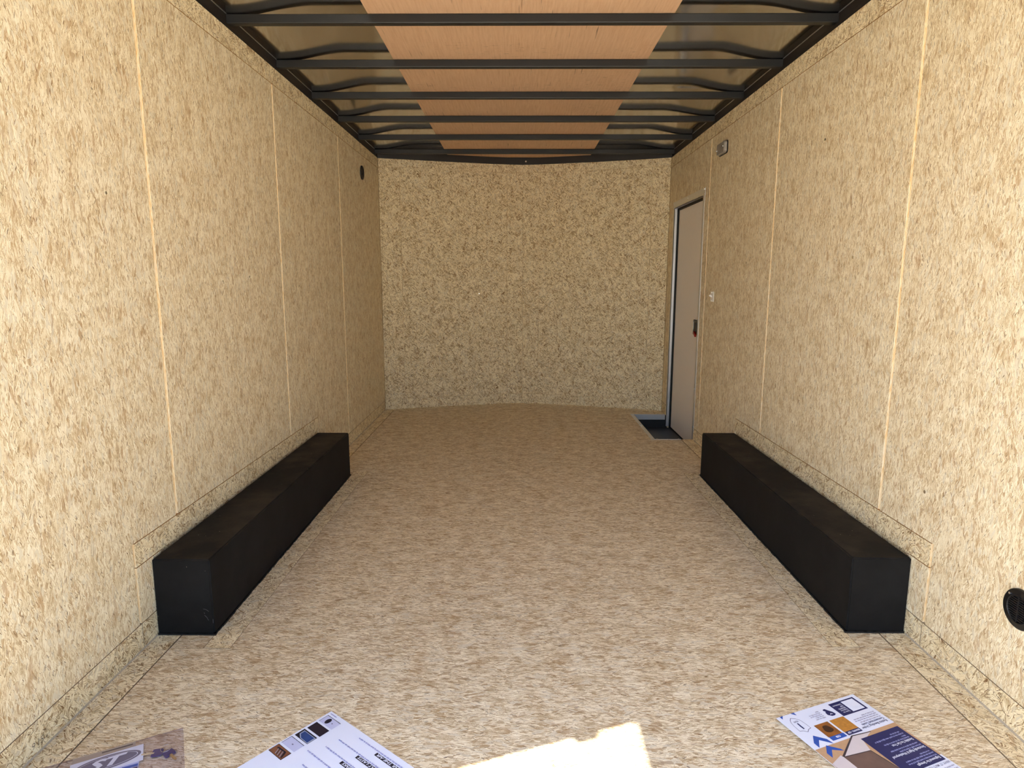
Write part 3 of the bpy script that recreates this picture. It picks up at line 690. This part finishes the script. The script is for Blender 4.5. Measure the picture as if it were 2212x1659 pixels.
for i, (a_end, b, L) in enumerate(((0.1526, 0.0185, 0.28), (0.1139, 0.0575, 0.30), (0.1103, 0.0960, 0.30), (0.084, 0.1352, 0.32), (0.1154, 0.1732, 0.30))):
    p1.bars(a_end + L, b, L, M_INKG, 40 + i)
for body, a0, b0, L in (('CLEAR THE AIR', 0.2347, 0.0252, 0.110), ('THAT LASTS', 0.2037, 0.0630, 0.086), ('NO LEAKS', 0.1881, 0.1015, 0.070)):
    p1.quad('heading_box', a0, a0 + L + 0.012, b0, b0 + 0.0108, M_INK2)
    p1.text(body, a0 + L + 0.005, b0 + 0.0018, 0.0098, M_PAPER, 0.03, 0.25, L - 0.003, 0.0008)
p1.quad('footer', 0.0084, 0.0348, 0.0065, 0.0092, M_INKG)

# leaflet with board pictures (right)
p2 = Sheet('leaflet', 'leaflet with blue chevrons, a navy text panel and board pictures', (0.7106, 1.6542), 23.1, 0.3035, 0.46, 0.002,
           lambda a, b: 0.0010 + 0.006 * (0.31 - a) / 0.31, 'leaflets lying on the floor')
p2.quad('navy_panel', 0.190, 0.2885, 0.0095, 0.0642, M_INK)
p2.quad('blank_square', 0.2352, 0.2818, 0.0145, 0.0592, M_PAPER, 0.0005)
for i, ln in enumerate(('Solutions', 'ESP', 'BRAWN', 'Explore', 'Scan to')):
    p2.text(ln, 0.2285, 0.0195 + i * 0.0078, 0.0078, M_PAPER, 0.01, 0, {0: 0.032, 1: 0.012, 2: 0.026, 3: 0.026, 4: 0.025}[i])
p2.quad('board_picture', 0.1335, 0.1875, 0.0635, 0.1140, M_ESPI)
p2.quad('picture_band', 0.1345, 0.1880, 0.1140, 0.1280, M_INK)
p2.text('BRAWN - ESP', 0.1845, 0.1175, 0.0085, M_PAPER, 0.03, 0, 0.044)
p2.quad('board_picture', 0.0750, 0.1265, 0.0635, 0.1135, M_OSBI)
p2.fill('stain_picture', [(0.102 + 0.014 * math.cos(t) * (1 + 0.15 * math.sin(3 * t)), 0.087 + 0.015 * math.sin(t) * (1 + 0.1 * math.cos(2 * t))) for t in [2 * math.pi * q / 20 for q in range(20)]], M_STAIN, 0.0005)
p2.quad('picture_band', 0.0762, 0.1290, 0.1135, 0.1280, M_BLUE)
p2.text('OSB', 0.1115, 0.1175, 0.0085, M_PAPER, 0.04, 0, 0.016)
p2.text('Resists Bending Under', 0.2925, 0.1175, 0.0112, M_INK, 0.012, 0, 0.097)
p2.text('Concentrated Loads', 0.2930, 0.1072, 0.0112, M_INK, 0.012, 0, 0.086)
for i, (b, L) in enumerate(((0.1000, 0.080), (0.0925, 0.0915), (0.0855, 0.089), (0.0785, 0.053))):
    p2.bars(0.2912, b, L, M_INKL, 60 + i, 0.003)
for i, (b, L) in enumerate(((0.0470, 0.036), (0.0405, 0.030), (0.0340, 0.044), (0.0275, 0.042), (0.0210, 0.012))):
    p2.bars(0.1376, b, L, M_INKL, 70 + i, 0.003)
# chevrons
p2.fill('chevron', [(0.0187, 0.1344), (0.0194, 0.1152), (0.0405, 0.0923), (0.0420, 0.1110)], M_BLUE); p2.fill('chevron', [(0.0405, 0.0923), (0.0655, 0.1161), (0.0687, 0.1360), (0.0420, 0.1110)], M_BLUE)
p2.fill('chevron', [(0.0133, 0.0005), (0.0247, 0.0004), (0.0135, 0.0120)], M_BLUE); p2.fill('chevron', [(0.054, 0.0006), (0.0662, 0.0005), (0.0656, 0.0130)], M_BLUE)
# warranty shield, outline only
sh = [(0.0377, 0.0150), (0.0290, 0.0230), (0.0244, 0.0310), (0.0215, 0.0450), (0.0205, 0.0668), (0.0300, 0.0690), (0.0400, 0.0770), (0.0500, 0.0700), (0.0612, 0.0675), (0.0610, 0.0500), (0.0588, 0.0331), (0.0510, 0.0220)]
shc = (0.041, 0.046)
for (p, q) in zip(sh, sh[1:] + sh[:1]):
    i1 = tuple(shc[k] + (p[k] - shc[k]) * 0.94 for k in (0, 1)); i2 = tuple(shc[k] + (q[k] - shc[k]) * 0.94 for k in (0, 1))
    p2.fill('shield_outline', [p, q, i2, i1], M_INKT)
p2.text('1', 0.0480, 0.0400, 0.034, M_INK, 0.015); p2.text('YEAR', 0.0500, 0.0300, 0.0085, M_INKT, 0.01, 0, 0.0175)
# board maker's round emblem
p2.fill('emblem', [(0.1560, 0.0215), (0.1633, 0.0206), (0.1690, 0.0300), (0.1755, 0.0380), (0.1778, 0.0479), (0.1700, 0.0520), (0.1600, 0.0515), (0.1510, 0.0438), (0.1520, 0.0360), (0.1570, 0.0300), (0.1530, 0.0250)], M_INK)
p2.fill('emblem', [(0.1640, 0.0440), (0.1600, 0.0470), (0.1600, 0.0445), (0.1640, 0.0410), (0.1690, 0.0440), (0.1690, 0.0470)], M_PAPER, 0.0006)
# trailer photograph printed in the lower half
p2.quad('photo_ground', 0.0005, 0.3030, 0.1360, 0.2690, M_BOARDI)
p2.fill('chevron', [(0.0209, 0.1745), (0.0205, 0.1560), (0.0425, 0.1333), (0.0435, 0.1517)], M_BLUE, 0.0005); p2.fill('chevron', [(0.0425, 0.1333), (0.0683, 0.1570), (0.0719, 0.1665), (0.0435, 0.1517)], M_BLUE, 0.0005)
p2.fill('trailer_picture', [(0.141, 0.1325), (0.205, 0.1385), (0.152, 0.160), (0.1384, 0.1918), (0.0502, 0.1819)], M_PALE, 0.0005)
p2.fill('trailer_picture', [(0.0480, 0.1800), (0.1390, 0.1310), (0.1420, 0.1340), (0.0525, 0.1838)], M_LINEI, 0.0008)
p2.fill('trailer_picture', [(0.1390, 0.1310), (0.2050, 0.1375), (0.2050, 0.1400), (0.1410, 0.1345)], M_LINEI, 0.0008)
p2.fill('trailer_picture', [(0.0502, 0.1819), (0.1384, 0.1905), (0.1384, 0.1930), (0.0502, 0.1848)], M_LINEI, 0.0008)
p2.fill('trailer_picture', [(0.0502, 0.1845), (0.1384, 0.1925), (0.1500, 0.2700), (0.0502, 0.2700)], M_BROWNI, 0.0006)
p2.fill('trailer_picture', [(0.1375, 0.1920), (0.1400, 0.1920), (0.1530, 0.2700), (0.1500, 0.2700)], M_LINEI, 0.0008)
p2.fill('trailer_picture', [(0.0020, 0.1900), (0.0476, 0.1754), (0.0502, 0.1840), (0.0502, 0.2650), (0.0020, 0.2650)], M_PALE, 0.0007)
p2.quad('navy_panel', 0.1524, 0.2960, 0.1500, 0.2865, M_INK, 0.0007)
for ln, a, b, L in (('Engineered for Strength', 0.2900, 0.2715, 0.084), ('Structurally Rigid & Weatherproof', 0.2900, 0.2300, 0.122), ('Durability You Can Trust', 0.2880, 0.1980, 0.079)):
    p2.text(ln, a, b, 0.0108, M_PAPER, 0.022, 0, L, 0.0011)
for i, (a, b, L) in enumerate(((0.2900, 0.2635, 0.105), (0.2900, 0.2550, 0.104), (0.2850, 0.2475, 0.036), (0.2880, 0.2225, 0.082), (0.2850, 0.2140, 0.104), (0.2850, 0.1905, 0.098), (0.2820, 0.1830, 0.016), (0.2840, 0.1745, 0.110), (0.2780, 0.1665, 0.037))):
    p2.bars(a, b, L, M_INKG, 80 + i, 0.0034, 0.0011)
p2.text('WHY IT MATTERS', 0.2990, 0.2905, 0.0110, M_INKT, 0.004, 0, 0.085)
for i, (b, L) in enumerate(((0.306, 0.10), (0.315, 0.11), (0.324, 0.09))): p2.bars(0.2970, b, L, M_INKL, 95 + i, 0.003)

# ------------------------------------------------------------------ clear bag with sticker card and keys
def film():
    m, t = new_mat('cloudy_clear_film')
    tc = t.n('TexCoord').outputs['Object']
    n1 = t.n('TexNoise', ins={'Vector': tc, 'Scale': 45.0, 'Detail': 4.0}).outputs[0]
    d = t.n('BsdfPrincipled', ins={'Base Color': S(182, 172, 176), 'Roughness': 0.35, 'Specular IOR Level': 0.6})
    bp = t.n('Bump', ins={'Strength': 0.35, 'Distance': 0.003, 'Height': n1}); t.nt.links.new(bp.outputs[0], d.inputs['Normal'])
    tr_ = t.n('BsdfTransparent', ins={0: (0.94, 0.92, 0.94, 1)})
    mx = t.n('MixShader')
    fac = t.math('ADD', t.math('MULTIPLY', n1, 0.10), 0.06); t.nt.links.new(fac, mx.inputs[0])
    t.nt.links.new(tr_.outputs[0], mx.inputs[1]); t.nt.links.new(d.outputs[0], mx.inputs[2])
    o = t.n('OutputMaterial'); t.nt.links.new(mx.outputs[0], o.inputs[0]); return m
M_FILM = film()
BO = (-0.9586, 1.6094); BA = math.radians(28.5)
bag = empty('plastic_bag', (BO[0], BO[1], 0.0), BA); tag(bag, 'clear cloudy plastic bag holding keys and a sticker card', 'bag')
bm = bmesh.new(); nx, ny = 30, 24; W_, H_ = 0.33, 0.24
rb = random.Random(2); wob = [rb.uniform(0, 6.28) for _ in range(6)]
def bag_z(u, v):
    e = min(u, 1 - u, v, 1 - v); k = sm(e / 0.12)
    return 0.0012 + k * (0.0095 + 0.0012 * math.sin(9 * u + 4 * v + wob[0]) + 0.0010 * math.sin(17 * v - 6 * u + wob[1]) + 0.0007 * math.sin(23 * u + 11 * v + wob[2]))
top = [[bm.verts.new((-W_ * i / nx, -H_ * j / ny, bag_z(i / nx, j / ny))) for i in range(nx + 1)] for j in range(ny + 1)]
bot = [[bm.verts.new((-W_ * i / nx, -H_ * j / ny, 0.0006)) for i in range(nx + 1)] for j in range(ny + 1)]
for j in range(ny):
    for i in range(nx):
        bm.faces.new((top[j][i], top[j][i + 1], top[j + 1][i + 1], top[j + 1][i])); bm.faces.new((bot[j][i], bot[j + 1][i], bot[j + 1][i + 1], bot[j][i + 1]))
link('bag_film', to_mesh(bm, 'bag_film', True), M_FILM, bag)
link('seal_edge', boxes_mesh('seal_edge', [(-W_, 0.0, -0.004, 0.0, 0.0004, 0.0018)]), M_FILM, bag)
# sticker card
CA = math.radians(29.0)
ctr = Vector((BO[0] - 0.0719, BO[1] - 0.0682, 0.0))
card = empty('sticker_card', (ctr.x, ctr.y, 0.0035), CA); tag(card, 'white sticker card with a grey oval emblem, inside the plastic bag', 'sticker')
box('card_sheet', (-0.164, 0, -0.066, 0, 0, 0.0008), M_PAPER, card)
M_GREYI = plain('grey_violet_ink', S(110, 106, 132), 0.5)
def oval(a, b, cx_, cy_, dz, mat):
    bm = bmesh.new(); bm.faces.new([bm.verts.new((cx_ + a * math.cos(t), cy_ + b * math.sin(t), dz)) for t in [2 * math.pi * q / 48 for q in range(48)]]); return link('emblem_oval', to_mesh(bm, 'oval'), mat, card)
oval(0.076, 0.0275, -0.081, -0.032, 0.0010, M_GREYI); oval(0.069, 0.0225, -0.081, -0.032, 0.0012, M_PAPER); oval(0.067, 0.0212, -0.081, -0.032, 0.0014, M_GREYI)
me = text_mesh('ST', 0.046, 0.04, 0.35); w0 = max(v.co.x for v in me.vertices)
for v in me.vertices: v.co = (-0.127 + v.co.x * 0.092 / w0, -0.048 + v.co.y, 0.0018)
link('lettering', me, M_PAPER, card)
under = empty('folded_slip', (ctr.x - 0.005, ctr.y - 0.02, 0.0015), CA - 0.06); tag(under, 'small blue and white printed slip under the sticker card', 'paper slip')
box('slip_sheet', (-0.13, 0.008, -0.10, -0.03, 0, 0.0008), M_LILAC, under)
for i, m_ in enumerate((M_BLUE, M_INK, M_PALE)): box('printed_block', (-0.03, 0.006, -0.066 - i * 0.012, -0.056 - i * 0.012, 0.0008, 0.0011), m_, under)
back = empty('tan_card', (ctr.x - 0.015, ctr.y + 0.004, 0.0016), CA - 0.02); tag(back, 'thin grey beige card tucked behind the sticker card', 'card')
M_TANC = plain('grey_beige_card', S(176, 164, 150), 0.6)
box('card_sheet', (-0.15, -0.008, -0.05, 0.012, 0, 0.0009), M_TANC, back)
M_DK = plain('grey_print', S(98, 88, 86), 0.6); box('printed_line', (-0.085, -0.014, 0.001, 0.006, 0.0009, 0.0012), M_DK, back)
# keys
M_PUR = plain('purple_plastic', S(58, 42, 104), 0.4); M_BRASS = plain('brass', (0.62, 0.47, 0.26, 1), 0.35, 1.0)
def key(label, x, y, ang, mat_blade):
    k = empty('key', (x, y, 0.0032), ang); tag(k, label, 'key', 'keys in the plastic bag')
    bm = bmesh.new()
    out = [(0.000, 0.009), (0.004, 0.0125), (0.020, 0.0135), (0.026, 0.012), (0.026, 0.0045), (0.021, 0.004), (0.021, -0.004), (0.026, -0.0045), (0.026, -0.012), (0.020, -0.0135), (0.004, -0.0125), (0.000, -0.009)]
    f = bm.faces.new([bm.verts.new((a, b, 0)) for a, b in out]); r = bmesh.ops.extrude_face_region(bm, geom=[f]); bmesh.ops.translate(bm, vec=(0, 0, 0.0032), verts=[g for g in r['geom'] if isinstance(g, bmesh.types.BMVert)])
    link('key_head', to_mesh(bm, 'key_head'), M_PUR, k)
    bm = bmesh.new(); teeth = [(0.018, 0.0038), (0.050, 0.0038), (0.053, 0.0)] + [(0.050 - 0.004 * i, -0.0036 if i % 2 else -0.0016) for i in range(7)] + [(0.018, -0.0036)]
    f = bm.faces.new([bm.verts.new((a, b, 0.0006)) for a, b in teeth]); r = bmesh.ops.extrude_face_region(bm, geom=[f]); bmesh.ops.translate(bm, vec=(0, 0, 0.002), verts=[g for g in r['geom'] if isinstance(g, bmesh.types.BMVert)])
    link('key_blade', to_mesh(bm, 'key_blade'), mat_blade, k)
kx, ky = BO
key('purple headed key with a silver blade, nearest the sticker card', kx - 0.003, ky - 0.099, math.radians(192), M_CHROME)
key('purple headed key with a brass blade, beside the other key', kx + 0.0045, ky - 0.094, math.radians(-38), M_BRASS)
ringbm = bmesh.new(); N = 40; n2 = 8; R_ = 0.0125; rw = 0.0007
gr = [[ringbm.verts.new(((R_ + rw * math.cos(2 * math.pi * j / n2)) * math.cos(2 * math.pi * i / N), (R_ + rw * math.cos(2 * math.pi * j / n2)) * math.sin(2 * math.pi * i / N), rw * math.sin(2 * math.pi * j / n2))) for j in range(n2)] for i in range(N)]
for i in range(N):
    for j in range(n2): ringbm.faces.new((gr[i][j], gr[(i + 1) % N][j], gr[(i + 1) % N][(j + 1) % n2], gr[i][(j + 1) % n2]))
ring = link('key_ring', to_mesh(ringbm, 'key_ring', True), M_CHROME, None, (kx - 0.0005, ky - 0.088, 0.0075), (0.12, 0, 0))
tag(ring, 'thin silver wire ring joining the two purple keys', 'key ring')

# pencil marks on the left bottom strip
def pencil(body, y, z, size):
    me = text_mesh(body, size, -0.012, 0.2)
    for v in me.vertices: v.co = (XL + 0.0006, y + v.co.x, z + v.co.y)
    link('pencil_mark', me, M_PENCIL, wall_left)
pencil('9', 1.489, 0.020, 0.026); pencil('15', 1.507, 0.019, 0.026)
rg = bmesh.new(); cs = [(1.543 + 0.012 * math.cos(2 * math.pi * i / 30), 0.026 + 0.018 * math.sin(2 * math.pi * i / 30)) for i in range(30)]
ci = [(1.543 + 0.0112 * math.cos(2 * math.pi * i / 30), 0.026 + 0.0172 * math.sin(2 * math.pi * i / 30)) for i in range(30)]
for i in range(30):
    j = (i + 1) % 30; rg.faces.new([rg.verts.new((XL + 0.0006, *p)) for p in (cs[i], cs[j], ci[j], ci[i])])
link('pencil_mark', to_mesh(rg, 'pm'), M_PENCIL, wall_left)
pencil('6', 1.539, 0.020, 0.016)
